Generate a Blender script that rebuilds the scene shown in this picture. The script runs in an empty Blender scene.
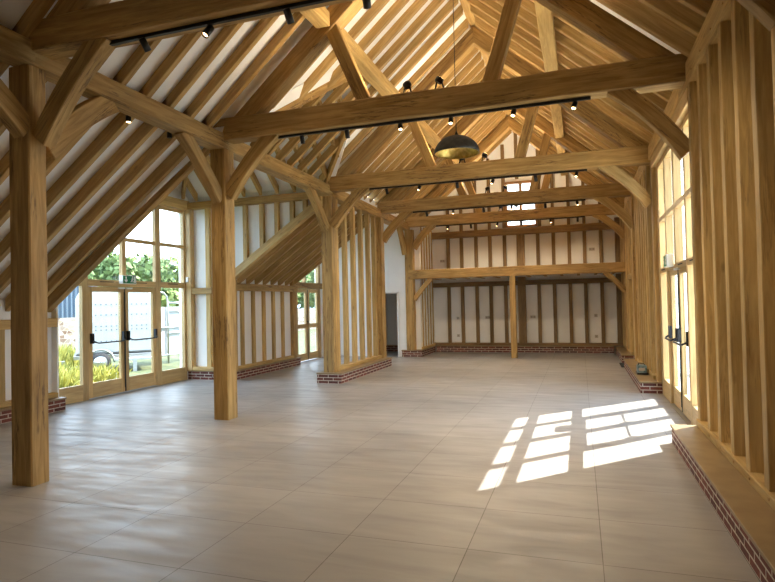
import bpy, math, random
from mathutils import Vector, Matrix, noise
random.seed(7)
S = bpy.context.scene
C = S.collection
rad = math.radians

# ------------------------------------------------------------------ camera
YAW, PIT, ROL, CH = rad(18.52), rad(1.117), rad(-1.231), 1.6
fw = Vector((-math.sin(YAW)*math.cos(PIT), math.cos(YAW)*math.cos(PIT), math.sin(PIT)))
rt = Vector((math.cos(YAW), math.sin(YAW), 0)); up = rt.cross(fw)
rt2 = rt*math.cos(ROL)+up*math.sin(ROL); up2 = -rt*math.sin(ROL)+up*math.cos(ROL)
cd = bpy.data.cameras.new('camera'); cam = bpy.data.objects.new('camera', cd); C.objects.link(cam)
cam.matrix_world = Matrix(((rt2.x, up2.x, -fw.x, 0), (rt2.y, up2.y, -fw.y, 0), (rt2.z, up2.z, -fw.z, CH), (0, 0, 0, 1)))
cd.sensor_width = 36; cd.lens = 573.7/775*36; cd.clip_start = .05; cd.clip_end = 300
S.camera = cam

# ------------------------------------------------------------------ world, sun, exposure
SKY = 4.0; SUN = 9.5; SPOT = 26.0; UPL = 88.0; EXPO = 1.13
S.view_settings.view_transform = 'Standard'; S.view_settings.look = 'None'
S.view_settings.gamma = 1; S.view_settings.use_curve_mapping = False; S.view_settings.exposure = EXPO
S.cycles.use_denoising = True; S.cycles.max_bounces = 10; S.cycles.diffuse_bounces = 7
S.cycles.transparent_max_bounces = 16; S.cycles.sample_clamp_indirect = 6; S.cycles.use_light_tree = True
S.cycles.caustics_reflective = False; S.cycles.caustics_refractive = False
W = bpy.data.worlds.new('sky'); S.world = W; W.use_nodes = True
n = W.node_tree.nodes; l = W.node_tree.links; bg = n['Background']
tc = n.new('ShaderNodeTexCoord'); no = n.new('ShaderNodeTexNoise'); cr = n.new('ShaderNodeValToRGB')
mp = n.new('ShaderNodeMapping'); mp.inputs['Scale'].default_value = (1, 1, 3)
no.inputs['Scale'].default_value = 1.6; no.inputs['Detail'].default_value = 5
cr.color_ramp.elements[0].position = .40; cr.color_ramp.elements[0].color = (.44, .67, 1, 1)
cr.color_ramp.elements[1].position = .60; cr.color_ramp.elements[1].color = (.79, .89, 1, 1)
l.new(tc.outputs['Generated'], mp.inputs[0]); l.new(mp.outputs[0], no.inputs[0]); l.new(no.outputs[0], cr.inputs[0]); l.new(cr.outputs[0], bg.inputs[0])
bg.inputs[1].default_value = SKY
sd = bpy.data.lights.new('sun', 'SUN'); sd.energy = SUN; sd.angle = rad(.3); sd.color = (1, .95, .86)
so = bpy.data.objects.new('sun', sd); C.objects.link(so); so.location = (12, 14, 16)
so.rotation_euler = Vector((-1, -1.045, -1.466)).to_track_quat('-Z', 'Y').to_euler()

# ------------------------------------------------------------------ materials
def newmat(name):
    m = bpy.data.materials.new(name); m.use_nodes = True
    return m, m.node_tree.nodes, m.node_tree.links, m.node_tree.nodes['Principled BSDF']
def plain(name, col, rough=.6, metal=0, emit=None, es=1):
    m, n, l, b = newmat(name)
    b.inputs['Base Color'].default_value = (*col, 1); b.inputs['Roughness'].default_value = rough; b.inputs['Metallic'].default_value = metal
    if emit: b.inputs['Emission Color'].default_value = (*emit, 1); b.inputs['Emission Strength'].default_value = es
    return m
def mixc(n, l, fac, a, b, mode='MIX'):
    x = n.new('ShaderNodeMix'); x.data_type = 'RGBA'; x.blend_type = mode
    for s, v in ((x.inputs[0], fac), (x.inputs[6], a), (x.inputs[7], b)):
        if isinstance(v, (int, float)): s.default_value = v
        elif isinstance(v, tuple): s.default_value = (*v, 1)
        else: l.new(v, s)
    return x.outputs[2]
def ramp(n, l, src, stops):
    r = n.new('ShaderNodeValToRGB'); e = r.color_ramp.elements
    while len(e) < len(stops): e.new(.5)
    for k, (p, c) in enumerate(stops):
        e[k].position = p; e[k].color = (*c, 1) if isinstance(c, tuple) else (c, c, c, 1)
    l.new(src, r.inputs[0]); return r.outputs[0]
def noi(n, l, vec, sc, det=4, dist=0, rough=.5):
    x = n.new('ShaderNodeTexNoise'); x.inputs['Scale'].default_value = sc; x.inputs['Detail'].default_value = det
    x.inputs['Distortion'].default_value = dist; x.inputs['Roughness'].default_value = rough
    l.new(vec, x.inputs['Vector']); return x.outputs[0]
def scl(n, l, vec, s, off=None):
    m = n.new('ShaderNodeMapping'); m.inputs['Scale'].default_value = s; l.new(vec, m.inputs[0])
    if off is not None: l.new(off, m.inputs['Location'])
    return m.outputs[0]
def bump(n, l, b, h, st, dist=.01):
    x = n.new('ShaderNodeBump'); x.inputs['Strength'].default_value = st; x.inputs['Distance'].default_value = dist
    l.new(h, x.inputs['Height']); l.new(x.outputs[0], b.inputs['Normal'])
def oak(name, dark, light, crack=.5, rough=.62):
    m, n, l, b = newmat(name)
    tc = n.new('ShaderNodeTexCoord'); oi = n.new('ShaderNodeObjectInfo')
    mul = n.new('ShaderNodeMath'); mul.operation = 'MULTIPLY'; mul.inputs[1].default_value = 37; l.new(oi.outputs['Random'], mul.inputs[0])
    v1 = scl(n, l, tc.outputs['Object'], (1.1, 13, 13), mul.outputs[0])
    g = noi(n, l, v1, 1.6, 6, .8, .6)
    c = ramp(n, l, g, [(.33, dark), (.5, tuple((a+c_)/2 for a, c_ in zip(dark, light))), (.66, light)])
    v2 = scl(n, l, tc.outputs['Object'], (.5, 2.2, 2.2), mul.outputs[0])
    t = ramp(n, l, noi(n, l, v2, 1.5, 3), [(.3, .74), (.7, 1.12)])
    c = mixc(n, l, 1.0, c, t, 'MULTIPLY')
    tone = ramp(n, l, oi.outputs['Random'], [(0, (.86, .84, .80)), (.5, (1, 1, 1)), (1, (1.1, 1.06, 1.0))])
    c = mixc(n, l, 1.0, c, tone, 'MULTIPLY')
    v3 = scl(n, l, tc.outputs['Object'], (.55, 9, 9), mul.outputs[0])
    k = noi(n, l, v3, 1.3, 6, .35, .6)
    ck = ramp(n, l, k, [(.480, 1.0), (.495, .0), (.505, .0), (.520, 1.0)])
    gate = ramp(n, l, noi(n, l, scl(n, l, tc.outputs['Object'], (.9, 3, 3), mul.outputs[0]), 1.1, 1), [(.52, 0.0), (.58, crack)])
    inv = n.new('ShaderNodeMath'); inv.operation = 'SUBTRACT'; inv.inputs[0].default_value = 1; l.new(ck, inv.inputs[1])
    f = n.new('ShaderNodeMath'); f.operation = 'MULTIPLY'; l.new(inv.outputs[0], f.inputs[0]); l.new(gate, f.inputs[1])
    c = mixc(n, l, f.outputs[0], c, (.09, .045, .018))
    vo = n.new('ShaderNodeTexVoronoi'); vo.inputs['Scale'].default_value = 1; l.new(scl(n, l, tc.outputs['Object'], (1.5, 3.8, 3.8), mul.outputs[0]), vo.inputs['Vector'])
    kn = ramp(n, l, vo.outputs['Distance'], [(.035, .5), (.09, 0.0)])
    c = mixc(n, l, kn, c, tuple(x*.35 for x in dark))
    l.new(c, b.inputs['Base Color']); b.inputs['Roughness'].default_value = rough
    bump(n, l, b, g, .25, .004)
    return m
OAK_SHADE = oak('oak_far_wall_shaded', (.17, .10, .038), (.30, .19, .08), .5)  # darker copy of the frame oak; far-wall shade is put into its colour
OAK = oak('oak_frame', (.31, .18, .05), (.54, .355, .13), .75)
RAFT = oak('oak_rafter', (.35, .21, .06), (.55, .37, .14), .25)
STUD = oak('oak_stud', (.44, .28, .09), (.65, .455, .18), .35)
JOIN = oak('oak_joinery', (.48, .31, .12), (.66, .46, .21), 0, .5)
def plaster(name, col):
    m, n, l, b = newmat(name); tc = n.new('ShaderNodeTexCoord')
    g = noi(n, l, tc.outputs['Object'], 3, 4); c = ramp(n, l, g, [(.3, tuple(x*.95 for x in col)), (.7, col)])
    l.new(c, b.inputs['Base Color']); b.inputs['Roughness'].default_value = .9
    bump(n, l, b, noi(n, l, tc.outputs['Object'], 60, 3), .08, .003); return m
PLA = plaster('white_plaster', (.92, .92, .905))
def floor_mat():
    m, n, l, b = newmat('pale_stone_tile'); tc = n.new('ShaderNodeTexCoord')
    br = n.new('ShaderNodeTexBrick'); br.offset = 0; br.squash = 1
    for k, v in (('Scale', 1), ('Mortar Size', .003), ('Mortar Smooth', .1), ('Bias', 0), ('Brick Width', .82), ('Row Height', .745)): br.inputs[k].default_value = v
    br.inputs['Color1'].default_value = (.305, .293, .285, 1); br.inputs['Color2'].default_value = (.34, .328, .32, 1); br.inputs['Mortar'].default_value = (.12, .105, .095, 1)
    mp = n.new('ShaderNodeMapping'); mp.inputs['Location'].default_value = (-.09+8.2, -2.94+7.45, 0); l.new(tc.outputs['Object'], mp.inputs[0]); l.new(mp.outputs[0], br.inputs['Vector'])
    a = ramp(n, l, noi(n, l, scl(n, l, tc.outputs['Object'], (.5, 2.2, 1)), 1.6, 7, .6, .62), [(.3, .82), (.5, 1.0), (.7, 1.13)])
    c = mixc(n, l, 1.0, br.outputs[0], a, 'MULTIPLY')
    a2 = ramp(n, l, noi(n, l, tc.outputs['Object'], .8, 3), [(.3, (.93, .93, .95)), (.7, (1.05, 1.03, 1.0))])
    c = mixc(n, l, 1.0, c, a2, 'MULTIPLY')
    l.new(c, b.inputs['Base Color'])
    r = ramp(n, l, noi(n, l, scl(n, l, tc.outputs['Object'], (.7, 3, 1)), 2.5, 6, .5), [(.3, .30), (.7, .54)]); l.new(r, b.inputs['Roughness'])
    bump(n, l, b, br.outputs['Fac'], -.25, .002)
    return m
FLOOR = floor_mat()
def brick_mat():
    m, n, l, b = newmat('red_brick'); tc = n.new('ShaderNodeTexCoord'); sp = n.new('ShaderNodeSeparateXYZ'); ad = n.new('ShaderNodeMath'); co = n.new('ShaderNodeCombineXYZ')
    l.new(tc.outputs['Object'], sp.inputs[0]); l.new(sp.outputs[0], ad.inputs[0]); l.new(sp.outputs[1], ad.inputs[1]); l.new(ad.outputs[0], co.inputs[0]); l.new(sp.outputs[2], co.inputs[1])
    br = n.new('ShaderNodeTexBrick'); br.offset = .5
    for k, v in (('Scale', 1), ('Mortar Size', .007), ('Mortar Smooth', .15), ('Bias', -.1), ('Brick Width', .215), ('Row Height', .0605)): br.inputs[k].default_value = v
    br.inputs['Color1'].default_value = (.19, .052, .035, 1); br.inputs['Color2'].default_value = (.085, .03, .028, 1); br.inputs['Mortar'].default_value = (.60, .54, .46, 1)
    l.new(co.outputs[0], br.inputs['Vector'])
    c = mixc(n, l, 1.0, br.outputs[0], ramp(n, l, noi(n, l, tc.outputs['Object'], 30, 4), [(.3, .75), (.7, 1.2)]), 'MULTIPLY')
    l.new(c, b.inputs['Base Color']); b.inputs['Roughness'].default_value = .85; bump(n, l, b, br.outputs['Fac'], -.4, .004); return m
BRICK = brick_mat()
def speck(name, c1, c2, sc=20, rough=.8, det=4):
    m, n, l, b = newmat(name); tc = n.new('ShaderNodeTexCoord')
    l.new(ramp(n, l, noi(n, l, tc.outputs['Object'], sc, det), [(.38, c1), (.62, c2)]), b.inputs['Base Color']); b.inputs['Roughness'].default_value = rough; return m
CAP = speck('oak_capping', (.25, .17, .085), (.30, .21, .105), 5, .45)
BLACK = plain('black_metal', (.012, .012, .013), .4, .3)
DARK = speck('pendant_black', (.012, .012, .012), (.03, .028, .024), 14, .65)
GOLD = speck('gold_leaf', (.42, .28, .06), (.66, .47, .14), 16, .38); GOLD.node_tree.nodes['Principled BSDF'].inputs['Metallic'].default_value = .7
STEEL = plain('steel', (.45, .46, .47), .3, .9)
WHITE = plain('white_plastic', (.75, .75, .73), .4)
SOCK = plain('socket_plate', (.52, .48, .43), .4)
SOCK2 = plain('socket_dark', (.36, .33, .29), .4)
LENS = plain('lit_lens', (1, .8, .5), .5, 0, (1, .66, .30), 5)
GREEN = plain('sign_green', (.01, .22, .09), .5)
SIGNW = plain('sign_white', (.85, .88, .85), .5)
TEAL = speck('teal_plastic', (.10, .18, .21), (.24, .38, .42), 30, .5)
SEAL = plain('door_seal', (.02, .02, .02), .7)
def glass_mat():
    m, n, l, b = newmat('clear_glass'); n.remove(b)
    t = n.new('ShaderNodeBsdfTransparent'); g = n.new('ShaderNodeBsdfGlossy'); f = n.new('ShaderNodeLayerWeight'); pw = n.new('ShaderNodeMath'); pw.operation = 'POWER'; pw.inputs[1].default_value = 4; ma = n.new('ShaderNodeMath'); ma.operation = 'MULTIPLY_ADD'; ma.inputs[1].default_value = .5; ma.inputs[2].default_value = .03; mx = n.new('ShaderNodeMixShader')
    t.inputs[0].default_value = (.96, .98, .97, 1); g.inputs['Roughness'].default_value = .02; f.inputs[0].default_value = .5
    l.new(f.outputs['Facing'], pw.inputs[0]); l.new(pw.outputs[0], ma.inputs[0]); l.new(ma.outputs[0], mx.inputs[0]); l.new(t.outputs[0], mx.inputs[1]); l.new(g.outputs[0], mx.inputs[2])
    l.new(mx.outputs[0], n['Material Output'].inputs[0]); return m
GLASS = glass_mat()

# ------------------------------------------------------------------ builders
def link(o, mat, parent=None):
    C.objects.link(o)
    if mat: o.data.materials.append(mat)
    if parent is not None: o.parent = parent
    return o
def mesh(name, vs, fs, mat, parent=None, mw=None, smooth=False):
    me = bpy.data.meshes.new(name); me.from_pydata(vs, [], fs); me.update()
    if smooth: me.polygons.foreach_set('use_smooth', [True]*len(me.polygons))
    o = bpy.data.objects.new(name, me); link(o, mat, parent)
    if mw is not None: o.matrix_world = mw if parent is None else mw
    return o
def thing(name, label, cat, group=None, loc=(0, 0, 0)):
    o = bpy.data.objects.new(name, None); C.objects.link(o); o.location = loc; o.empty_display_size = .1
    return tag(o, label, cat, group)
def tag(o, label, cat, group=None):
    o['label'] = label; o['category'] = cat
    if group: o['group'] = group
    return o
def struct(o): o['kind'] = 'structure'; return o
def grp_struct(name, loc=(0, 0, 0)):
    o = bpy.data.objects.new(name, None); C.objects.link(o); o.location = loc; return struct(o)
def place(o, M, parent):
    # all things keep an unrotated, unscaled root
    if parent is not None:
        o.matrix_local = Matrix.Translation(-parent.matrix_basis.translation) @ M
    else: o.matrix_world = M
def prism(name, pts, plane, t0, t1, mat, parent=None, ang=None, cham=.006):
    """polygon pts in plane 'xz','yz' or 'xy', from t0 to t1 along the normal; grain runs along its long direction"""
    if ang is None:
        best = max(((pts[k], pts[(k+1) % len(pts)]) for k in range(len(pts))), key=lambda e: (e[0][0]-e[1][0])**2+(e[0][1]-e[1][1])**2)
        ang = math.atan2(best[1][1]-best[0][1], best[1][0]-best[0][0])
    A = {'xz': (Vector((1, 0, 0)), Vector((0, 0, 1)), Vector((0, 1, 0))), 'yz': (Vector((0, 1, 0)), Vector((0, 0, 1)), Vector((1, 0, 0))), 'xy': (Vector((1, 0, 0)), Vector((0, 1, 0)), Vector((0, 0, 1)))}[plane]
    U = A[0]*math.cos(ang)+A[1]*math.sin(ang); V = -A[0]*math.sin(ang)+A[1]*math.cos(ang); N = A[2]
    cx = sum(p[0] for p in pts)/len(pts); cy = sum(p[1] for p in pts)/len(pts)
    org = A[0]*cx+A[1]*cy+N*(t0+t1)/2
    loc = []
    for p in pts:
        d = A[0]*(p[0]-cx)+A[1]*(p[1]-cy); loc.append((d.dot(U), d.dot(V)))
    area = sum(loc[k][0]*loc[(k+1) % len(loc)][1]-loc[(k+1) % len(loc)][0]*loc[k][1] for k in range(len(loc)))
    if area < 0: loc.reverse()
    h = abs(t1-t0)/2; W3 = N
    hand = U.cross(V).dot(N)
    Y = W3*hand  # right-handed frame (U,V,Y)
    m = len(loc); c = min(cham, h*.4)
    vs = []
    # inset ring for chamfer
    ins = []
    for k in range(m):
        a = Vector(loc[k-1]); b = Vector(loc[k]); d = Vector(loc[(k+1) % m])
        e1 = (b-a).normalized(); e2 = (d-b).normalized()
        n1 = Vector((-e1.y, e1.x)); n2 = Vector((-e2.y, e2.x)); s = n1+n2
        den = max(.3, 1+n1.dot(n2)); ins.append((b.x+s.x*c/den, b.y+s.y*c/den))
    rings = [(ins, -h), (loc, -h+c), (loc, h-c), (ins, h)]
    for R, z in rings:
        for p in R: vs.append((p[0], p[1], z))
    fs = [tuple(reversed(range(m)))]
    for r in range(3):
        for k in range(m):
            k2 = (k+1) % m; fs.append((r*m+k, r*m+k2, (r+1)*m+k2, (r+1)*m+k))
    fs.append(tuple(range(3*m, 4*m)))
    M = Matrix(((U.x, V.x, Y.x, org.x), (U.y, V.y, Y.y, org.y), (U.z, V.z, Y.z, org.z), (0, 0, 0, 1)))
    o = mesh(name, vs, fs, mat, parent); place(o, M, parent); return o
def beam(name, p0, p1, w, d, mat, parent=None, upv=None, cham=.008, wob=.0025, step=.45):
    """sawn timber from p0 to p1 (centre line); w sideways, d along upv"""
    p0 = Vector(p0); p1 = Vector(p1); U = (p1-p0); L = U.length; U.normalize()
    if upv is None: upv = (0, 0, 1) if abs(U.z) < .9 else (0, 1, 0)
    V = Vector(upv); V = (V-U*V.dot(U)).normalized(); Nn = V.cross(U)   # sideways
    Y = Nn; Z = V
    if U.cross(Y).dot(Z) < 0: Y = -Y
    ns = max(1, int(L/step)) if wob else 1
    a, b = w/2, d/2; c = min(cham, a*.3, b*.3)
    prof = [(-a+c, -b), (a-c, -b), (a, -b+c), (a, b-c), (a-c, b), (-a+c, b), (-a, b-c), (-a, -b+c)]
    vs = []; fs = []
    for i in range(ns+1):
        x = -L/2+L*i/ns; s = random.random()*100
        jy = random.uniform(-wob, wob) if 0 < i < ns else 0; jz = random.uniform(-wob, wob) if 0 < i < ns else 0
        for (y, z) in prof: vs.append((x, y+jy, z+jz))
    for i in range(ns):
        for k in range(8):
            k2 = (k+1) % 8; fs.append((i*8+k, (i+1)*8+k, (i+1)*8+k2, i*8+k2))
    fs.append(tuple(range(8))); fs.append(tuple(reversed(range(ns*8, ns*8+8))))
    org = (p0+p1)/2
    M = Matrix(((U.x, Y.x, Z.x, org.x), (U.y, Y.y, Z.y, org.y), (U.z, Y.z, Z.z, org.z), (0, 0, 0, 1)))
    o = mesh(name, vs, [tuple(reversed(f)) for f in fs], mat, parent); place(o, M, parent); return o
def box(name, x0, x1, y0, y1, z0, z1, mat, parent=None, cham=.006, wob=.002):
    dx, dy, dz = abs(x1-x0), abs(y1-y0), abs(z1-z0); cx, cy, cz = (x0+x1)/2, (y0+y1)/2, (z0+z1)/2
    if dx >= dy and dx >= dz: return beam(name, (min(x0, x1), cy, cz), (max(x0, x1), cy, cz), dy, dz, mat, parent, (0, 0, 1), cham, wob)
    if dy >= dz: return beam(name, (cx, min(y0, y1), cz), (cx, max(y0, y1), cz), dx, dz, mat, parent, (0, 0, 1), cham, wob)
    return beam(name, (cx, cy, min(z0, z1)), (cx, cy, max(z0, z1)), dx, dy, mat, parent, (0, 1, 0), cham, wob)
def slab(name, x0, x1, y0, y1, z0, z1, mat, parent=None, ch=0):
    """axis-aligned block keeping world texture coordinates"""
    vs = [(x, y, z) for x in (x0, x1) for y in (y0, y1) for z in (z0, z1)]
    o = mesh(name, vs, [(0, 1, 3, 2), (4, 6, 7, 5), (0, 4, 5, 1), (2, 3, 7, 6), (0, 2, 6, 4), (1, 5, 7, 3)], mat, parent)
    place(o, Matrix(), parent)
    if ch: b = o.modifiers.new('bevel', 'BEVEL'); b.width = ch; b.segments = 2
    return o
def lathe(name, prof, mat, parent=None, org=(0, 0, 0), axis=(0, 0, 1), seg=20, smooth=True):
    q = Vector((0, 0, 1)).rotation_difference(Vector(axis)).to_matrix().to_4x4()
    vs = []; fs = []
    for r, z in prof:
        for k in range(seg):
            a = 2*math.pi*k/seg; vs.append((r*math.cos(a), r*math.sin(a), z))
    for i in range(len(prof)-1):
        for k in range(seg):
            k2 = (k+1) % seg; fs.append((i*seg+k, i*seg+k2, (i+1)*seg+k2, (i+1)*seg+k))
    fs.append(tuple(reversed(range(seg)))); fs.append(tuple(range((len(prof)-1)*seg, len(prof)*seg)))
    o = mesh(name, vs, fs, mat, parent, smooth=False)
    if smooth:
        for p in o.data.polygons[:-2]: p.use_smooth = True
    place(o, Matrix.Translation(org) @ q, parent); return o
def tube(name, pts, r, mat, parent=None, seg=8, closed=False):
    vs = []; fs = []; P = [Vector(p) for p in pts]; m = len(P)
    for i, p in enumerate(P):
        d = (P[min(i+1, m-1)]-P[max(i-1, 0)]).normalized(); a = Vector((0, 0, 1)) if abs(d.z) < .9 else Vector((1, 0, 0))
        u = d.cross(a).normalized(); v = d.cross(u)
        for k in range(seg):
            t = 2*math.pi*k/seg; vs.append(tuple(p+u*r*math.cos(t)+v*r*math.sin(t)))
    for i in range(m-1):
        for k in range(seg):
            k2 = (k+1) % seg; fs.append((i*seg+k, i*seg+k2, (i+1)*seg+k2, (i+1)*seg+k))
    fs.append(tuple(reversed(range(seg)))); fs.append(tuple(range((m-1)*seg, m*seg)))
    o = mesh(name, vs, fs, mat, parent, smooth=True); place(o, Matrix(), parent); return o

# ------------------------------------------------------------------ dimensions
RX = -1.74                     # ridge
def ru(x): return 6.68-.87*abs(x-RX)            # main rafter underside
def cu(x): return 3.98-.74*(abs(x)-4.81)         # catslide rafter underside
def cu2(x): return 3.70-.70*(abs(x)-4.81)        # far aisle rafter underside
PV = .17; CV = 6.68-.87*3.07+PV-3.98; CV2 = .17
ZB = [3.97, 3.93, 3.86, 3.84, 3.78]; ZT = [4.245, 4.24, 4.15, 4.13, 4.06]
def pz_(y): return 3.965-.0135*(y-3.9)           # arcade plate centre height
#                               # plaster above rafter underside
TY = [3.91, 6.90, 10.50, 13.60, 16.00]          # front faces of the five trusses in view
XR = 1.17; XPL, XPR = -4.93, -4.69
YB, YF = -3.0, 17.88

# ------------------------------------------------------------------ shell: floor, ceiling, walls
struct(slab('floor', -8.4, 1.6, YB-.2, 18.3, -.12, 0, FLOOR))
def sheet(name, polys, mat, th=.16, parent=None):
    vs = []; fs = []
    for P in polys:
        fs.append(tuple(range(len(vs), len(vs)+len(P)))); vs += P
    o = mesh(name, vs, fs, mat, parent)
    if th:
        s = o.modifiers.new('thickness', 'SOLIDIFY'); s.thickness = th; s.offset = -1
    return o
def mp_(x): return ru(x)+PV
def cp_(x): return cu(x)+CV
Y0m, Y1m = 7.09, 10.56; YM = (Y0m+Y1m)/2; ZE = 4.08; MS = .89
ZR = ZE+MS*(YM-Y0m); XV = RX-(mp_(RX)-ZR)/.87; XH = -8.30+(YM-Y0m)*1.0
XE = -4.81; XO = 1.777
def pm(x, y): return (x, y, mp_(x))
ceil_polys = [
 [pm(RX, YB), pm(RX, Y0m), pm(XE, Y0m), pm(XE, YB)],
 [pm(RX, Y0m), pm(RX, YM), (XV, YM, ZR), pm(XE, Y0m)],
 [pm(RX, YM), pm(RX, Y1m), pm(XE, Y1m), (XV, YM, ZR)],
 [pm(RX, Y1m), pm(RX, YF), pm(XE, YF), pm(XE, Y1m)],
 [(RX, YB, mp_(RX)+.10), (XO, YB, mp_(XO)+.10), (XO, YF, mp_(XO)+.10), (RX, YF, mp_(RX)+.10)]]
struct(sheet('ceiling', [list(reversed(p)) for p in ceil_polys[:4]]+[list(reversed(ceil_polys[4]))], PLA))
def pc(x, y): return (x, y, cp_(x))
struct(sheet('ceiling_aisle', [[pc(XE, YB), pc(XE, Y0m-.02), pc(-8.45, Y0m-.02), pc(-8.45, YB)][::-1],
                               [(XE, 10.73, cu2(XE)+CV2), (XE, 13.58, cu2(XE)+CV2), (-7.5, 13.58, cu2(7.5)+CV2), (-7.5, 10.73, cu2(7.5)+CV2)][::-1]], PLA))
EX = .24; FE = EX/(YM-Y0m); XC = -8.42-FE*(XH+8.42); ZC = ZE-FE*(ZR-ZE)
struct(sheet('ceiling_porch', [p[::-1] for p in [[(XE, Y0m-EX, ZC), (XV, YM, ZR), (XH, YM, ZR), (XC, Y0m-EX, ZC)],
                               [(XE, Y1m+EX, ZC), (XC, Y1m+EX, ZC), (XH, YM, ZR), (XV, YM, ZR)],
                               [(XC, Y0m-EX, ZC), (XH, YM, ZR), (XC, Y1m+EX, ZC)]]], PLA))
struct(sheet('ceiling_valley', [[(XE, Y1m, 4.3), (XV, YM, ZR+.1), (XV, YM, ZR-.01), (XE, Y1m, 4.05)], [(XE, Y0m, 4.3), (XV, YM, ZR+.1), (XV, YM, ZR-.01), (XE, Y0m, 4.05)]], PLA, .03))
struct(slab('ceiling_edge', XE-.03, XE+.03, 10.73, YF, cu2(XE)+CV2, ZE+.05, PLA))
struct(slab('ceiling_lobby', -7.5, -4.75, 13.58, 16.1, 3.74, 3.8, PLA))
# right wall (plaster behind the studs), window opening 7.0..10.35, doorway 14.1..15.0
wr = grp_struct('wall_right')
slab('plaster', 1.32, 1.5, YB, 6.98, 0, 4.28, PLA, wr); slab('plaster', 1.32, 1.5, 10.36, 14.1, 0, 4.28, PLA, wr)
slab('plaster', 1.32, 1.5, 15.0, YF, 0, 4.28, PLA, wr); slab('plaster', 1.32, 1.5, 14.1, 15.0, 2.1, 4.28, PLA, wr)
def gable_pts(z0=0): return [(-4.95, z0), (1.5, z0), (1.5, mp_(1.5)), (RX, mp_(RX)+.03), (-4.95, mp_(-4.95))]
wf = grp_struct('wall_far')
# far gable plaster with window opening
wx0, wx1, wz0, wz1 = -2.10, -1.16, 3.80, 5.20
def pan(pts, y0, y1, par, mat=PLA): return prism('plaster', pts, 'xz', y0, y1, mat, par, ang=0, cham=0.0005)
pan([(-6.4, 0), (1.5, 0), (1.5, wz0), (-6.4, wz0)], 17.88, 18.05, wf)
pan([(-4.95, wz0), (wx0, wz0), (wx0, mp_(wx0)+.05), (-4.95, mp_(-4.95)+.05)], 17.88, 18.05, wf)
pan([(wx1, wz0), (1.5, wz0), (1.5, mp_(1.5)+.05), (wx1, mp_(wx1)+.05)], 17.88, 18.05, wf)
pan([(wx0, wz1), (wx1, wz1), (wx1, mp_(wx1)+.05), (RX, mp_(RX)+.05), (wx0, mp_(wx0)+.05)], 17.88, 18.05, wf)
wn = grp_struct('wall_near')
pan([(-8.5, 0), (1.6, 0), (1.6, 4.1), (RX, 7.0), (-4.8, 4.4), (-8.5, 1.6)], YB-.2, YB, wn)
# aisle walls
wl = grp_struct('wall_left')
slab('plaster', -8.22, -8.06, YB, 7.04, 0, 1.95, PLA, wl)
slab('plaster', -7.4, -7.17, 10.62, 13.6, 0, 2.5, PLA, wl)
# porch side walls above and below the catslide
pan([(-8.3, cp_(-8.3)), (XE, cp_(XE)), (XE, ZE+.02), (-8.3, ZE+.02)], 7.03, 7.09, wl)
pan([(-8.3, 0), (-7.95, 0), (-7.95, 2), (-8.3, 2)], 7.03, 7.06, wl)
wp = grp_struct('wall_porch')
pan([(-8.4, 0), (-7.05, 0), (-7.05, ZE+.05), (-8.4, ZE+.05)], 10.66, 10.74, wp)
pan([(-7.05, cu2(-7.05)+.05), (XE, cu2(XE)+.05), (XE, ZE+.05), (-7.05, ZE+.05)], 10.66, 10.74, wp)
slab('plaster', -8.42, -8.30, 6.95, 10.72, 3.88, 4.26, PLA, wp)
slab('jamb', -8.4, -8.22, 6.95, 7.06, 0, 4.0, PLA, wp)
slab('jamb', -8.4, -8.2, 10.56, 10.7, 0, 4.2, PLA, wp)
# lobby: back wall with doorway, side walls, upper cheek
wb = grp_struct('wall_lobby')
slab('plaster', -7.4, -5.85, 16.05, 16.2, 0, 3.8, PLA, wb); slab('plaster', -5.05, -4.70, 16.05, 16.2, 0, 3.8, PLA, wb); slab('plaster', -5.85, -5.05, 16.05, 16.2, 1.86, 3.8, PLA, wb)
box('door_lining', -5.09, -5.02, 16.03, 16.2, 0, 1.9, WHITE, wb, .003, 0)
box('door_lining', -5.88, -5.02, 16.03, 16.2, 1.85, 1.9, WHITE, wb, .003, 0)
box('door_lining', -5.88, -5.82, 16.03, 16.2, 0, 1.85, WHITE, wb, .003, 0)
pan([(-7.4, cu2(-7.4)+.1), (XE, cu2(XE)+.1), (XE, 3.85), (-7.4, 3.85)], 13.54, 13.6, wb)
slab('plaster', -7.5, -7.36, 13.6, 13.85, 0, 3.8, PLA, wb); slab('plaster', -7.5, -7.36, 15.55, 16.1, 0, 3.8, PLA, wb); slab('plaster', -7.5, -7.36, 13.8, 15.6, 3.3, 3.8, PLA, wb)
slab('plaster', -6.5, -6.4, 16.15, 17.9, 0, 3.0, PLA, wb); slab('plaster', -6.5, -4.7, 16.15, 17.9, 2.4, 2.5, PLA, wb)
# far bay left wall
wbay = grp_struct('wall_bay')
slab('plaster', -4.75, -4.42, 16.2, YF, 0, 4.1, PLA, wbay)

# ------------------------------------------------------------------ outside
GR = speck('rough_grass', (.035, .05, .015), (.10, .11, .04), 3.5, .9, 8)
struct(slab('ground_grass', -60, -8.42, -20, 70, -.35, -.1, GR))
GRV = speck('pale_gravel', (.46, .42, .36), (.62, .57, .50), 25, .9)
struct(slab('ground_gravel', 1.62, 40, -20, 60, -.3, -.06, GRV))

# ------------------------------------------------------------------ timber frame
ORD = ['nearest', 'second', 'third', 'fourth', 'farthest']
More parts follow.
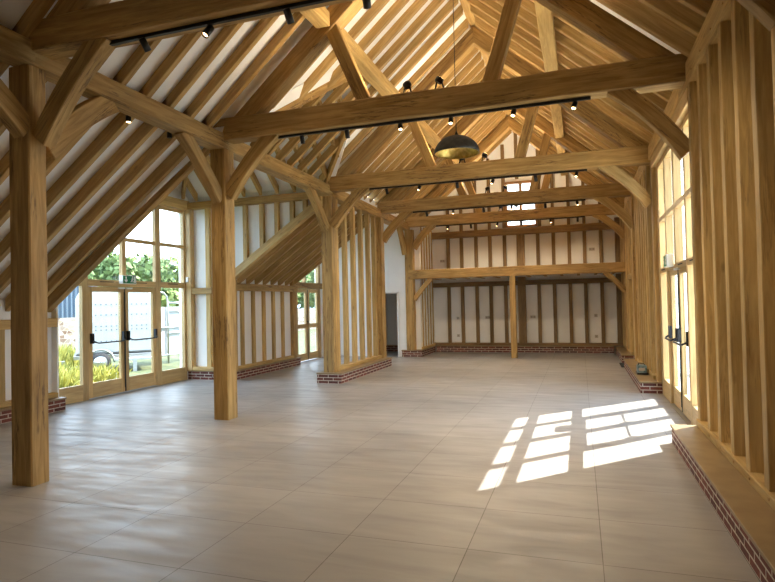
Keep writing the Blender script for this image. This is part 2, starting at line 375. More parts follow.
# posts
def post(x0, x1, y0, y1, z0, z1, label):
    o = thing('oak_post', label, 'post', 'oak posts of the barn frame', ((x0+x1)/2, (y0+y1)/2, z0))
    box('shaft', x0, x1, y0, y1, z0, z1, OAK, o, .012, .003); return o
pl = ['thick oak arcade post standing on the tiles at the far left foreground', 'thick oak arcade post on the tiles in front of the entrance porch',
      'oak arcade post on the near end of the island brick plinth', 'oak arcade post on the far end of the island brick plinth', 'oak post on a brick plinth at the left end of the mezzanine beam']
pz = [0, 0, .215, .215, .2]
for k, y in enumerate(TY):
    y0 = y if k != 3 else 13.5
    w = [.24, .24, .24, .24, .24][k]
    if k == 0: post(-4.985, -4.735, 3.91, 4.10, 0, pz_(4)-.11, pl[k]); continue
    if k == 4: post(-4.80, -4.56, 15.97, 16.19, .2, pz_(16)-.11, pl[k]); continue
    if k == 3: post(-4.90, -4.66, 13.5, 13.74, .215, pz_(13.6)-.11, pl[k]); continue
    post(XPL, XPR, y0+(0.06 if k == 2 else 0), y0+w+(0.06 if k == 2 else 0), pz[k], pz_(y0)-.11, pl[k])
pr_ = ['oak wall post beside the nearest stud wall, under the first tie beam', 'slim oak wall post on the near side of the glazed doors on the right', 'sunlit oak wall post on a brick plinth beyond the glazed doors on the right',
       'oak wall post in the right stud wall under the fourth tie beam', 'oak wall post at the right end of the mezzanine beam']
for k, y in enumerate(TY):
    if k == 1: post(1.17, 1.25, 6.80, 6.94, .2, 3.90, pr_[k])
    elif k == 2: post(1.18, 1.36, 10.36, 10.60, .19, 3.90, pr_[k])
    else: post(1.2 if k == 0 else 1.12, 1.33, y, y+.2, .19, 3.90, pr_[k])
post(-1.82, -1.66, 15.94, 16.10, 0, 2.26, 'slender oak post standing on the tiles under the middle of the mezzanine beam')

# plates, purlins, ridge
def member(name, label, args, mat=OAK, cat='beam', group=None, fn=box, **k):
    o = fn(name, *args, mat, **k); tag(o, label, cat, group); return o
ap = thing('arcade_plate', 'long oak arcade plate running over the left row of posts', 'beam', None, (XPR, 7, 3.9))
ys = [YB, 3.95, 7.02, 10.65, 17.86]
for a, b in zip(ys, ys[1:]): beam('plate_length', ((XPL+XPR)/2, a, pz_(a)), ((XPL+XPR)/2, b, pz_(b)), .24, .22, OAK, ap, None, .012, .004)
wpl = thing('wall_plate', 'long oak wall plate along the top of the right stud wall', 'beam', None, (XR, 7, 4))
for a, b in zip([YB, 7.4, 12.6], [7.4, 12.6, 17.86]): box('plate_length', XR-.02, 1.42, a, b, 3.88, 4.13, STUD, wpl, .008, .003)
for y in [k*.46+2.22 for k in range(33)]:
    if 7.0 < y < 10.3: continue
    box('peg', XR-.027, XR+.02, y+.2, y+.225, 3.93, 3.943, OAK, wpl, .002, 0)
member('ridge_beam', 'oak ridge beam along the apex of the roof', (RX-.07, RX+.07, YB, 17.86, 6.70, 6.86), RAFT)
for s, lab in ((-1, 'long oak purlin crossing under the rafters of the left roof slope'), (1, 'long notched oak purlin crossing under the rafters of the right roof slope')):
    x0, x1 = (-3.24, -3.04) if s < 0 else (-.44, -.24)
    t = thing('purlin', lab, 'beam', None, ((x0+x1)/2, 7, 5.4))
    zc = ru((x0+x1)/2)
    beam('timber', ((x0+x1)/2, YB, zc-.1), ((x0+x1)/2, 17.86, zc-.1), .20, .2, STUD, t, (s*-.0, 0, 1), .01, .004)

# trusses
def truss(k, y):
    t = thing('roof_truss', f'{ORD[k]} of the oak roof trusses spanning the barn'+['', ', with spotlight track beneath', ', behind the dome pendant lamp', '', ', above the mezzanine beam'][k], 'truss', 'oak roof trusses', (RX, y, 4.07))
    zt = ZT[k]
    box('tie_beam', -4.93, XR+.03, y, y+.25, ZB[k], zt, OAK, t, .012, .006)
    for s in (-1, 1):
        f = lambda u: RX+s*u
        ub = (6.36-zt)/.87; ut = (6.68-zt)/.87
        prism('principal_rafter', [(f(0), 6.68), (f(0), 6.36), (f(ub), zt), (f(ut), zt)], 'xz', y+.01, y+.23, OAK, t, cham=.01)
    for (xa, xb) in ((-2.60, -3.05), (-.97, -.60)):
        za = zt-.01; zb = 6.38-.87*abs(xb-RX)+.04
        beam('raking_strut', (xa, y+.10, za), (xb, y+.10, zb), .14, .18, OAK, t, (1, 0, 0))
for k, y in enumerate(TY): truss(k, y)
# knee braces
def arc_poly(a, b, w, sag, cuts):
    """curved brace from a (post end) to b (beam end), bowed towards the corner; returns polygon"""
    a = Vector(a); b = Vector(b); d = (b-a); L = d.length; u = d/L; nrm = Vector((-u.y, u.x))
    if nrm.dot(Vector(cuts)) < 0: nrm = -nrm
    lo = []; hi = []
    for i in range(9):
        t = i/8; s = 4*t*(1-t)*sag; p = a+u*L*t
        lo.append(tuple(p+nrm*(s-w/2))); hi.append(tuple(p+nrm*(s*.9+w/2)))
    return lo+hi[::-1]
def brace(plane, a, b, t0, t1, corner, label, w=.19, sag=.05, mat=OAK, group='curved knee braces under the tie beams'):
    o = prism('knee_brace', arc_poly(a, b, w, sag, corner), plane, t0, t1, mat, None, ang=math.atan2(b[1]-a[1], b[0]-a[0]), cham=.008)
    tag(o, label, 'brace', group)
for k, y in enumerate(TY):
    z = 3.96
    nm = f'{ORD[k]} tie beam'
    brace('xz', (-4.55 if k == 4 else -4.68, 3.16), (-3.94, ZB[k]+.05), y+.04, y+.17, (-1, 1), f'curved oak knee brace from the left post up to the {nm}')
    brace('xz', (1.21 if k == 0 else 1.16, 3.28 if k == 0 else 3.16), (.42, ZB[k]+.05), y+.04, y+.17, (1, 1), f'curved oak knee brace from the right wall up to the {nm}', w=.18, sag=.06, mat=STUD if k > 1 else OAK)
gpl = 'braces rising along the arcade plate'
for k in (0, 1, 2):
    y = TY[k]
    if k: brace('yz', (y+.02, 3.10), (y-.78, 3.86), -4.87, -4.74, (1, 1), f'straight oak brace rising towards the camera from the {ORD[k]} arcade post', w=.17, sag=.03, group=gpl)
brace('yz', (3.93, 3.25), (3.15, 3.86), -4.87, -4.74, (1, 1), 'oak brace rising towards the camera from the far left post, cut by the frame edge', w=.2, sag=.03, group=gpl)
brace('yz', (4.13, 3.12), (4.95, 3.84), -4.87, -4.74, (-1, 1), 'curved oak brace rising away from the camera from the far left post', w=.22, sag=.05, group=gpl)
brace('yz', (15.99, 3.0), (15.4, 3.84), -4.87, -4.74, (1, 1), 'oak brace rising towards the camera from the farthest arcade post', w=.15, sag=.03, group=gpl)

# rafters
def bay(y):
    for k, t in enumerate(TY):
        if y < t: return k
    return 5
BAYN = ['nearer than the first truss', 'between first and second truss', 'between second and third truss', 'between third and fourth truss', 'between fourth and fifth truss', 'beyond the farthest truss']
ry = [4.675+.4*k for k in range(-10, 33)]+[t-.11 for t in TY]
near = lambda y: any(t-.03 < y < t+.27 for t in TY)
for y in ry:
    if near(y) or y > 17.8: continue
    ex = any(abs(y-(t-.11)) < 1e-6 for t in TY)
    clash = not ex and any(abs(y-(t-.11)) < .14 for t in TY)
    if clash and y > 8: continue
    y0, y1 = y-.038, y+.038; b = BAYN[bay(y)]
    if not (ex and y < 8): o = prism('rafter', [(RX-.07, ru(RX-.07)), (-4.86, ru(-4.86)), (-4.86, ru(-4.86)+PV), (RX-.07, ru(RX-.07)+PV)], 'xz', y0, y1, RAFT)
    if not (ex and y < 8): tag(o, f'left slope oak rafter above the arcade plate, {b}', 'rafter', f'left slope rafters {b}')
    if y < 1.2 or clash: continue
    o = prism('rafter', [(RX+.07, ru(RX+.07)), (1.40, ru(1.40)), (1.40, ru(1.40)+.27), (RX+.07, ru(RX+.07)+.27)], 'xz', y0, y1, RAFT)
    tag(o, f'right slope oak rafter, {b}', 'rafter', f'right slope rafters {b}')
for y in [4.675+.4*k for k in range(-7, 6)]:
    if near(y): continue
    b = BAYN[bay(y)]
    o = prism('rafter', [(-4.78, cu(-4.78)), (-8.05, cu(-8.05)), (-8.05, cp_(-8.05)), (-4.78, cp_(-4.78))], 'xz', y-.038, y+.038, RAFT)
    tag(o, f'oak rafter of the low left aisle roof, {b}', 'rafter', f'aisle roof rafters {b}')
for y in (6.98,):
    o = prism('aisle_principal', [(-4.86, cu(-4.86)-.02), (-8.1, cu(-8.1)-.02), (-8.1, cp_(-8.1)), (-4.86, cu(-4.86)+.05)], 'xz', y-.07, y+.055, OAK)
    tag(o, 'heavier oak rafter of the left aisle roof ' + ('at the near edge of the porch opening' if y > 5 else 'behind the far left post'), 'rafter')
for k in range(8):
    y = 10.98+.36*k
    o = prism('rafter', [(-4.95, cu2(-4.95)), (-7.165, cu2(-7.165)), (-7.165, cu2(-7.165)+CV2), (-4.95, cu2(-4.95)+CV2)], 'xz', y-.04, y+.04, RAFT)
    tag(o, 'oak rafter of the far aisle roof behind the island partition', 'rafter', 'far aisle roof rafters')
# porch roof rafters
def proof(y_eave, sgn, x, g):
    f = lambda y: ZE-.02+MS*abs(y-y_eave)
    ytop = YM
    if x < XH: ytop = y_eave+sgn*(x+8.3)*((YM-Y0m)/(XH+8.3))
    if x > XE+.05:
        fr = (x-XE)/(XV-XE); ylo = y_eave+sgn*fr*(YM-Y0m)
    else: ylo = y_eave
    if abs(ytop-ylo) < .25: return
    o = prism('rafter', [(ylo, f(ylo)), (ytop, f(ytop)), (ytop, f(ytop)-.16), (ylo, f(ylo)-.16)], 'yz', x-.035, x+.035, RAFT)
    tag(o, f'short oak rafter of the porch roof, {g}', 'rafter', f'porch rafters, {g}')
for k in range(12):
    proof(Y1m, -1, -7.9+.4*k, 'far slope'); proof(Y0m, 1, -7.9+.4*k, 'near slope')
for k in range(7):
    y = 7.5+.42*k; t = 1-abs(y-YM)/((YM-Y0m)); xt = -8.3+(XH+8.3)*t
    if xt+8.3 < .3: continue
    g = lambda x: ZE-.02+(x+8.3)*(ZR-ZE)/(XH+8.3)
    o = prism('rafter', [(-8.25, g(-8.25)), (xt, g(xt)), (xt, g(xt)-.15), (-8.25, g(-8.25)-.15)], 'xz', y-.035, y+.035, RAFT)
    tag(o, 'short oak rafter above the porch glazing', 'rafter', 'porch hip rafters')
for s, ye in ((1, Y0m), (-1, Y1m)):
    o = beam('hip_rafter', (-8.2, ye+s*.08, ZE-.05), (XH, YM, ZR-.12), .07, .2, OAK); tag(o, 'dark oak hip rafter in the '+('near' if s > 0 else 'far')+' corner of the porch roof', 'rafter')
    o = beam('valley_rafter', (XE+.02, ye+s*.05, ZE-.06), (XV-.02, YM, ZR-.10), .07, .14, OAK); tag(o, 'oak valley rafter on the '+('near' if s > 0 else 'far')+' side where the porch roof meets the main roof', 'rafter')
o = box('porch_ridge', XH, XV, YM-.03, YM+.03, ZR-.22, ZR-.02, OAK); tag(o, 'oak ridge piece along the top of the porch roof', 'beam')

# ------------------------------------------------------------------ stud walls
def studs_y(par, ys_, x0, x1, z0, z1, w=.11, mat=STUD):
    for y in ys_: box('stud', x0, x1, y-w/2, y+w/2, z0, z1, mat, par, .005, .003)
ysn = [6.37-.46*k for k in range(-1+1, 14)]
studs_y(wr, ysn, XR, 1.33, .27, 3.89)
box('sole_plate', XR-.02, 1.33, YB+.1, 6.92, .2, .275, STUD, wr, .006, .002)
for y in ysn[:10]: box('peg', XR-.026, XR, y-.13, y-.10, .235, .255, OAK, wr, .002, 0)
studs_y(wr, [10.95+.38*k for k in range(7)], XR-.02, 1.33, .27, 3.89, .10)
studs_y(wr, [14.02]+[15.1, 15.5, 15.82]+[16.45, 16.85, 17.25, 17.6], XR-.04, 1.33, .27, 3.89, .10)
studs_y(wr, [14.3, 14.75], XR-.04, 1.33, 2.15, 3.89, .10)
box('sole_plate', XR-.03, 1.33, 10.62, 14.1, .2, .27, STUD, wr); box('sole_plate', XR-.03, 1.33, 15.0, 17.8, .2, .27, STUD, wr)
box('door_head', XR-.05, 1.36, 14.0, 15.15, 2.02, 2.15, STUD, wr)
slab('side_room_wall', 2.6, 2.7, 13.2, 16, 0, 2.6, PLA, wr); slab('side_room_ceiling', 1.5, 2.7, 13.2, 16, 2.5, 2.6, PLA, wr); slab('side_room_wall', 1.5, 2.7, 13.1, 13.2, 0, 2.6, PLA, wr); slab('side_room_wall', 1.5, 2.7, 15.9, 16, 0, 2.6, PLA, wr)
slab('side_room_floor', 1.6, 2.7, 13.1, 16, -.1, 0, FLOOR, wr)
# far wall frame
sx = [-3.92, -3.49, -3.03, -2.60, -2.15, -1.16, -.71, -.26, .17, .62]
for x in sx:
    box('stud', x-.05, x+.05, 17.78, 17.9, .28, 2.10, OAK_SHADE, wf, .005); box('stud', x-.05, x+.05, 17.78, 17.9, 2.5, 3.6, OAK_SHADE, wf, .005)
    if x not in (-2.15, -1.16): box('stud', x-.045, x+.045, 17.79, 17.9, 3.76, ru(x)+.05, OAK_SHADE, wf, .005)
for x in (-2.15, -1.1): box('stud', x-.05, x+.05, 17.79, 17.9, 3.76, ru(x)+.05, OAK_SHADE, wf, .005)
box('post', -1.78, -1.55, 17.72, 17.9, .28, 3.6, OAK_SHADE, wf, .01); box('post', 1.0, 1.2, 17.72, 17.9, .28, 3.9, OAK_SHADE, wf, .01)
box('stud', RX-.05, RX+.05, 17.79, 17.9, 5.28, ru(RX), OAK_SHADE, wf)
box('sole_plate', -4.5, 1.2, 17.74, 17.9, .2, .28, OAK_SHADE, wf); box('ledger', -4.5, 1.2, 17.70, 17.86, 2.03, 2.17, OAK_SHADE, wf, .01, .003)
box('tie_beam', -4.6, 1.3, 17.66, 17.86, 3.57, 3.77, OAK_SHADE, wf, .01, .004)
# far gable window
w3 = grp_struct('window_3', ((wx0+wx1)/2, 17.9, wz0))
WD = oak('orange_joinery', (.50, .25, .08), (.62, .34, .13), 0, .5)
for a in (wx0, wx1-.06): box('window_frame', a, a+.06, 17.8, 17.98, wz0, wz1, WD, w3, .004, 0)
for a in (wz0, wz1-.07): box('window_frame', wx0, wx1, 17.8, 17.98, a, a+.07, WD, w3, .004, 0)
box('mullion', -1.68, -1.60, 17.82, 17.96, wz0, wz1, WD, w3, .004, 0)
for z in (4.26, 4.72):
    for a, b in ((wx0, -1.64), (-1.64, wx1)): box('glazing_bar', a, b, 17.86, 17.93, z, z+.03, WD, w3, .003, 0)
for a, b in ((wx0+.06, -1.68), (-1.60, wx1-.06)): slab('pane', a, b, 17.895, 17.9, wz0+.07, wz1-.07, GLASS, w3)
# far bay left wall studs
studs_y(wbay, [16.4+.31*k for k in range(5)], -4.45, -4.395, .27, 3.82, .06)
box('sole_plate', -4.45, -4.37, 16.22, 17.8, .2, .27, STUD, wbay)
# aisle walls
studs_y(wl, [6.55, 6.1, 5.65, 5.2, 4.75, 4.3], -8.08, -7.95, .27, 1.34, .12)
box('sole_plate', -8.08, -7.93, 1, 7.03, .2, .27, STUD, wl); box('wall_plate', -8.1, -7.93, 1, 7.03, 1.32, 1.46, STUD, wl)
studs_y(wl, [11.1, 11.56, 12.02, 12.47, 12.93], -7.24, -7.12, .27, 1.95, .11)
box('sole_plate', -7.26, -7.09, 10.62, 13.5, .2, .27, STUD, wl); box('wall_plate', -7.27, -7.03, 10.6, 13.55, 1.92, 2.08, OAK, wl, .01)
box('corner_post', -7.26, -7.08, 13.38, 13.56, .2, 2.3, OAK, wl, .01)
# porch far side wall
box('wall_plate', -8.25, XPL+.02, 10.52, 10.68, 3.73, 3.88, OAK, wp, .01)
for x in (-7.66, -7.2, -6.72, -6.32, -5.96, -5.6, -5.3):
    zb = max(cu2(x)+.05, .27) if x > -7.0 else .27
    box('stud', x-.055 if x < -7.5 else x-.045, x+.05, 10.58, 10.68, zb, 3.74, STUD, wp, .005, .002)
box('post', -8.2, -8.06, 10.53, 10.68, .2, 3.74, JOIN, wp, .008)
box('rail', -8.1, -7.55, 10.55, 10.68, 1.86, 2.0, OAK, wp, .008); box('sole_plate', -8.1, -7.0, 10.54, 10.68, .2, .28, STUD, wp)
box('stud', -7.14, -6.99, 10.5, 10.68, .2, 2.15, OAK, wp)
prism('diagonal_rafter', [(-7.15, cu2(-7.15)-.04), (XPL+.05, cu2(XPL)-.04), (XPL+.05, cu2(XPL)+.15), (-7.15, cu2(-7.15)+.15)], 'xz', 10.46, 10.60, STUD, wp)

# brick plinths
def plinth(boxes, label, ht=.2, over=.012):
    o = thing('brick_plinth', label, 'plinth', 'low brick plinths along the walls', ((boxes[0][0]+boxes[0][1])/2, (boxes[0][2]+boxes[0][3])/2, 0))
    for (x0, x1, y0, y1) in boxes:
        slab('brickwork', x0+over, x1-over, y0+over, y1-over, 0, ht-.028, BRICK, o)
        slab('capping', x0, x1, y0, y1, ht-.028, ht, CAP, o, .004)
plinth([(.90, 1.32, YB+.02, 6.96)], 'long brick plinth with flat oak-coloured capping at the right foreground')
plinth([(.90, 1.34, 10.33, 14.08)], 'brick plinth beyond the glazed doors on the right, with a teal case on it')
plinth([(.92, 1.32, 15.02, 17.6)], 'brick plinth in the far right corner beyond the side doorway')
plinth([(-4.34, .9, 17.62, 17.88)], 'long brick plinth along the foot of the far wall')
plinth([(-4.96, -4.34, 15.97, 17.62)], 'brick plinth under the post at the left end of the mezzanine beam')
plinth([(-5.06, -4.51, 10.49, 13.72)], 'island brick plinth carrying the open stud partition', .215)
plinth([(-8.22, -7.58, 10.56, 10.72), (-7.58, -7.0, 10.56, 13.62)], 'brick plinth under the stud wall left of the middle, beside the porch')
plinth([(-8.22, -7.78, 1.0, 7.05)], 'brick plinth behind the far left post, beside the porch glazing')
plinth([(-6.4, -4.76, 17.66, 17.88)], 'brick plinth in the dark room seen through the doorway')
for x in (-6.1, -5.62, -5.15): box('stud', x-.05, x+.05, 17.8, 17.9, .2, 2.4, OAK, wf)

# island stud partition
pt = thing('stud_partition', 'open oak stud partition between two posts on the island brick plinth', 'partition', None, (-4.8, 12, .215))
box('sole_plate', -4.88, -4.70, 10.80, 13.5, .215, .29, STUD, pt, .006)
for y in (10.98, 11.46, 11.94, 12.42, 12.90, 13.32): box('stud', -4.85, -4.75, y-.05, y+.05, .29, 3.78, STUD, pt, .006, .003)

# mezzanine
mz = thing('mezzanine', 'oak mezzanine deck with white soffit across the far end', 'mezzanine', None, (RX, 16, 2.4))
box('front_beam', -4.69, 1.14, 15.93, 16.15, 2.25, 2.51, OAK, mz, .012, .005)
slab('soffit', -4.6, 1.2, 16.12, 17.8, 2.28, 2.31, PLA, mz); slab('deck', -4.6, 1.2, 16.1, 17.8, 2.40, 2.50, CAP, mz)
for k in range(12): box('joist', -4.2+.46*k, -4.12+.46*k, 16.12, 17.7, 2.262, 2.285, OAK, mz)
brace('xz', (-4.55, 1.66), (-4.03, 2.26), 16.0, 16.1, (-1, 1), 'small oak brace under the left end of the mezzanine beam', w=.13, sag=.02, group='mezzanine braces')
brace('xz', (1.12, 1.74), (.62, 2.27), 16.0, 16.1, (1, 1), 'small oak brace under the right end of the mezzanine beam', w=.14, sag=.03, group='mezzanine braces')

# ------------------------------------------------------------------ glazed screens (in X = const planes)
def screen(num, X, y0, y1, sgn, panes, cy, ztop, zmid=(2.87, 2.94), ztr=(2.0, 2.12), post_hi=None):
    """sgn = +1 when the room lies on +X side. panes: [left light, door, door, right light] (ya, yb)"""
    w = grp_struct(f'window_{num}', (X, (y0+y1)/2, 0))
    a, b = (X-.08, X) if sgn > 0 else (X, X+.10)
    (l0, l1), (d0, d1), (e0, e1), (r0, r1) = panes
    zf = ztop+.07
    for ya, yb in ((y0, l0), (r1, y1)): box('window_frame', a, b, ya, yb, 0, zf, JOIN, w, .005, 0)
    a_, b_ = a, b
    for ya, yb in ((l1, d0-.09), (e1+.09, r0)): box('mullion', a, b, ya, yb, 0, zf, JOIN, w, .005, 0)
    box('mullion', a, b, cy-.05, cy+.05, ztr[1], zf, JOIN, w, .005, 0)
    a += .004; b -= .004
    box('head', a, b, y0+.01, y1-.01, ztop, zf-.004, JOIN, w, .005, 0)
    box('transom', a, b, y0+.01, y1-.01, ztr[0], ztr[1], JOIN, w, .005, 0); box('transom', a, b, y0+.01, y1-.01, zmid[0], zmid[1], JOIN, w, .005, 0)
    for ya, yb in ((l0, l1), (r0, r1)): box('bottom_rail', a, b, ya, yb, 0, .28, JOIN, w, .005, 0)
    gx = (a+b)/2 if sgn > 0 else b-.02
    cols = [(l0, l1), (d0-.09+.0, cy-.05), (cy+.05, e1+.09), (r0, r1)]
    # casement beads: thin inner frames round the upper lights
    for ya, yb in cols:
        for za, zb in ((ztr[1], zmid[0]), (zmid[1], ztop)): slab('pane', gx-.004, gx+.004, ya, yb, za, zb, GLASS, w)
    for ya, yb in ((l0, l1), (r0, r1)): slab('pane', gx-.004, gx+.004, ya, yb, .28, ztr[0], GLASS, w)
    inn = X
    for yy in ((l0+l1)/2, (d0+d1)/2, (e0+e1)/2, (r0+r1)/2):
        q = inn+.006*sgn
        box('trickle_vent', min(inn, q), max(inn, q), yy-.16, yy+.16, ztr[1]-.045, ztr[1]-.03, SEAL, w, .001, 0)
    for i, (p0, p1, q0, q1) in enumerate(((d0-.085, d0, d1, cy-.008), (cy+.008, e0, e1, e1+.085))):
        dn = {1: (1, 2), 2: (3, 4)}[num][i]
        d = grp_struct(f'door_{dn}', (X, (p0+q1)/2, 0))
        da, db = (X-.065, X-.005) if sgn > 0 else (X+.035, X+.09)
        box('stile', da, db, p0, p1, .02, 1.99, JOIN, d, .004, 0); box('stile', da, db, q0, q1, .02, 1.99, JOIN, d, .004, 0)
        box('bottom_rail', da, db, p1, q0, .02, .28, JOIN, d, .004, 0); box('top_rail', da, db, p1, q0, 1.90, 1.99, JOIN, d, .004, 0)
        g = (da+db)/2 if sgn > 0 else db-.015; slab('pane', g-.004, g+.004, p1, q0, .28, 1.90, GLASS, d)
        sx_ = X if sgn > 0 else X+.035
        def B(n_, dx0, dx1, ya, yb, za, zb, m_): 
            u, v = sorted((sx_+sgn*dx0, sx_+sgn*dx1)); return box(n_, u, v, ya, yb, za, zb, m_, d, .004, 0)
        B('latch_box', -.004, .05, p0+.02, p0+.075, .98, 1.16, BLACK); B('latch_box', -.004, .05, q1-.075, q1-.02, .98, 1.16, BLACK)
        tube('panic_bar', [(sx_+sgn*.03, p0+.05, 1.03), (sx_+sgn*.085, p0+.07, 1.0), (sx_+sgn*.10, p0+.12, .985), (sx_+sgn*.10, q1-.12, .985), (sx_+sgn*.085, q1-.07, 1.0), (sx_+sgn*.03, q1-.05, 1.03)], .013, BLACK, d)
        e = q1 if i == 0 else p0
        B('closer', .0, .035, (e-.16 if i == 0 else e+.02), (e-.02 if i == 0 else e+.16), 1.955, 1.985, WHITE)
        if i == 0:
            B('meeting_seal', -.0, .006, cy-.012, cy+.012, .03, 1.98, SEAL)
            B('shoot_bolt', .004, .018, cy-.03, cy-.016, .1, 1.9, BLACK)
    o_ = box('threshold', a-.02, b+.03, d0-.1, e1+.1, 0, .012, STEEL, w, .003, 0)
    return w
GL = [(7.10, 7.77), (7.99, 8.65), (8.85, 9.51), (9.75, 10.48)]
screen(1, -8.20, 7.03, 10.56, 1, GL, 8.75, 3.64)
o = box('porch_beam', -8.32, -8.12, 7.03, 10.6, 3.72, 3.92, STUD); tag(o, 'oak beam across the top of the porch glazing', 'beam')
sh = .1
GR_ = [(6.92+sh, 7.63+sh), (7.80+sh, 8.45+sh), (8.62+sh, 9.22+sh), (9.39+sh, 10.04+sh)]
screen(2, 1.24, 6.96, 10.34, -1, GR_, 8.535+sh, 3.66, (2.79, 2.86), (1.97, 2.05))
box('window_reveal', 1.17, 1.42, 6.98, 10.36, 3.73, 3.90, JOIN, wr); slab('plaster', 1.32, 1.45, 6.98, 10.4, 3.9, 4.28, PLA, wr)
# exit signs
def sign(X, y0, y1, z0, z1, sgn, label):
    o = thing('exit_sign', label, 'sign', 'green emergency exit signs', (X, (y0+y1)/2, z0))
    u, v = sorted((X, X+sgn*.09)); slab('casing', u, v, y0, y1, z0, z1, SIGNW, o, .004)
    f = X+sgn*.0905
    def P(n_, pts, m_, d=.003):
        a, b = sorted((f, f+sgn*d)); return prism(n_, pts, 'yz', a, b, m_, o, ang=0, cham=.0004)
    P('green_face', [(y0+.012, z0+.012), (y1-.012, z0+.012), (y1-.012, z1-.012), (y0+.012, z1-.012)], GREEN, .002)
    L = y1-y0; H = z1-z0
    # mirrored so it reads correctly when faced: room sees +y to the right for sgn>0
    m = (lambda t: y0+t*L) if sgn > 0 else (lambda t: y1-t*L)
    zz = lambda t: z0+t*H
    P('arrow', [(m(.20), zz(.84)), (m(.27), zz(.84)), (m(.27), zz(.45)), (m(.34), zz(.52)), (m(.34), zz(.36)), (m(.235), zz(.16)), (m(.13), zz(.36)), (m(.13), zz(.52)), (m(.20), zz(.45))], SIGNW, .004)
    P('door_pictogram', [(m(.80), zz(.16)), (m(.94), zz(.16)), (m(.94), zz(.86)), (m(.80), zz(.86))], SIGNW, .004)
    P('running_figure', [(m(.60), zz(.55)), (m(.66), zz(.68)), (m(.72), zz(.70)), (m(.78), zz(.55)), (m(.74), zz(.50)), (m(.71), zz(.56)), (m(.70), zz(.42)), (m(.77), zz(.30)), (m(.75), zz(.16)), (m(.71), zz(.16)), (m(.72), zz(.28)), (m(.66), zz(.36)), (m(.60), zz(.20)), (m(.54), zz(.22)), (m(.63), zz(.45)), (m(.64), zz(.56))], SIGNW, .004)
    c = (m(.70), zz(.80)); P('figure_head', [(c[0]+.014*math.cos(t*math.pi/4), c[1]+.014*math.sin(t*math.pi/4)) for t in range(8)], SIGNW, .004)
sign(-8.19, 8.60, 8.95, 2.05, 2.215, 1, 'green exit sign with down arrow over the left porch doors')
sign(1.238, 8.72, 9.04, 2.01, 2.18, -1, 'green exit sign seen edge-on over the right glazed doors')
def small_box(name, label, cat, x0, x1, y0, y1, z0, z1, mat, group=None):
    o = slab(name, x0, x1, y0, y1, z0, z1, mat, None, .006); tag(o, label, cat, group); return o
small_box('alarm_box', 'small white box on the sunlit post beside the right glazed doors', 'box', 1.25, 1.30, 10.32, 10.36, 2.14, 2.28, WHITE)
small_box('alarm_box', 'small white box on the frame post right of the porch glazing', 'box', -8.17, -8.11, 10.50, 10.53, 2.13, 2.24, WHITE)

# far lobby French doors
w4 = grp_struct('window_4', (-7.3, 14.7, 0))
XF = -7.32
for y in (13.78, 15.5): box('window_frame', XF-.1, XF, y-.06, y+.06, 0, 3.35, JOIN, w4, .005, 0)
box('transom', XF-.12, XF+.06, 13.6, 15.6, 2.03, 2.2, OAK, w4, .008); box('mullion', XF-.1, XF, 14.55, 14.62, 2.2, 3.35, JOIN, w4, .004, 0); box('mullion', XF-.1, XF, 13.95, 14.02, 0, 2.03, JOIN, w4, .004, 0)
slab('pane', XF-.055, XF-.048, 13.84, 15.44, 2.2, 3.35, GLASS, w4); slab('pane', XF-.055, XF-.048, 13.84, 13.95, .2, 2.03, GLASS, w4); box('bottom_rail', XF-.1, XF, 13.84, 13.95, 0, .2, JOIN, w4)
for i, (a, b) in enumerate(((14.02, 14.71), (14.73, 15.44))):
    d = grp_struct(f'door_{5+i}', (XF, (a+b)/2, 0))
    for ya, yb in ((a, a+.1), (b-.1, b)): box('stile', XF-.07, XF-.01, ya, yb, .02, 2.02, JOIN, d, .004, 0)
    for za, zb in ((.02, .22), (.92, 1.04), (1.92, 2.02)): box('rail', XF-.07, XF-.01, a+.1, b-.1, za, zb, JOIN, d, .004, 0)
    slab('pane', XF-.044, XF-.038, a+.1, b-.1, .22, .92, GLASS, d); slab('pane', XF-.044, XF-.038, a+.1, b-.1, 1.04, 1.92, GLASS, d)
    if i == 0:
        tube('door_handle', [(XF, b-.05, 1.1), (XF+.05, b-.05, 1.1), (XF+.05, b-.16, 1.1)], .011, BLACK, d)
        box('meeting_seal', XF-.01, XF-.004, b-.004, b+.024, .02, 2.0, SEAL, d, .001, 0)

# ------------------------------------------------------------------ sockets
def socket(x, z, w, label, y=17.872, zz=.085):
    o = thing('wall_socket', label, 'socket', 'socket plates on the white wall panels', (x, y, z))
    slab('face_plate', x-w/2, x+w/2, y-.008, y+.008, z-zz/2, z+zz/2, SOCK, o, .002)
    for s in ((-.04, .04) if w > .1 else (0,)): slab('outlet', x+s-.018, x+s+.018, y-.011, y-.004, z-.02, z+.02, SOCK2, o)
socket(-3.66, 1.05, .09, 'small plate on the second white panel from the left, upper one'); socket(-3.66, .50, .09, 'small plate on the second white panel from the left, near the brick')
socket(-2.72, 1.06, .16, 'double plate on the panel left of the slender mezzanine post'); socket(-1.36, 1.06, .16, 'double plate on the panel right of the wide middle stud')
socket(.43, 1.08, .09, 'small plate on a right-hand lower panel, upper one'); socket(.43, .47, .09, 'small plate on a right-hand lower panel, near the brick')
socket(-4.12, 2.87, .15, 'double plate on the leftmost upper panel above the mezzanine'); socket(.37, 3.03, .16, 'double plate on a right upper panel above the mezzanine')
small_box('wall_socket', 'small pale socket on the stud wall behind the second post', 'socket', -7.245, -7.225, 12.18, 12.26, .42, .50, SOCK)
small_box('wall_socket', 'small switch plate on the left side wall of the far bay', 'socket', -4.425, -4.41, 16.78, 16.86, .98, 1.06, SOCK)
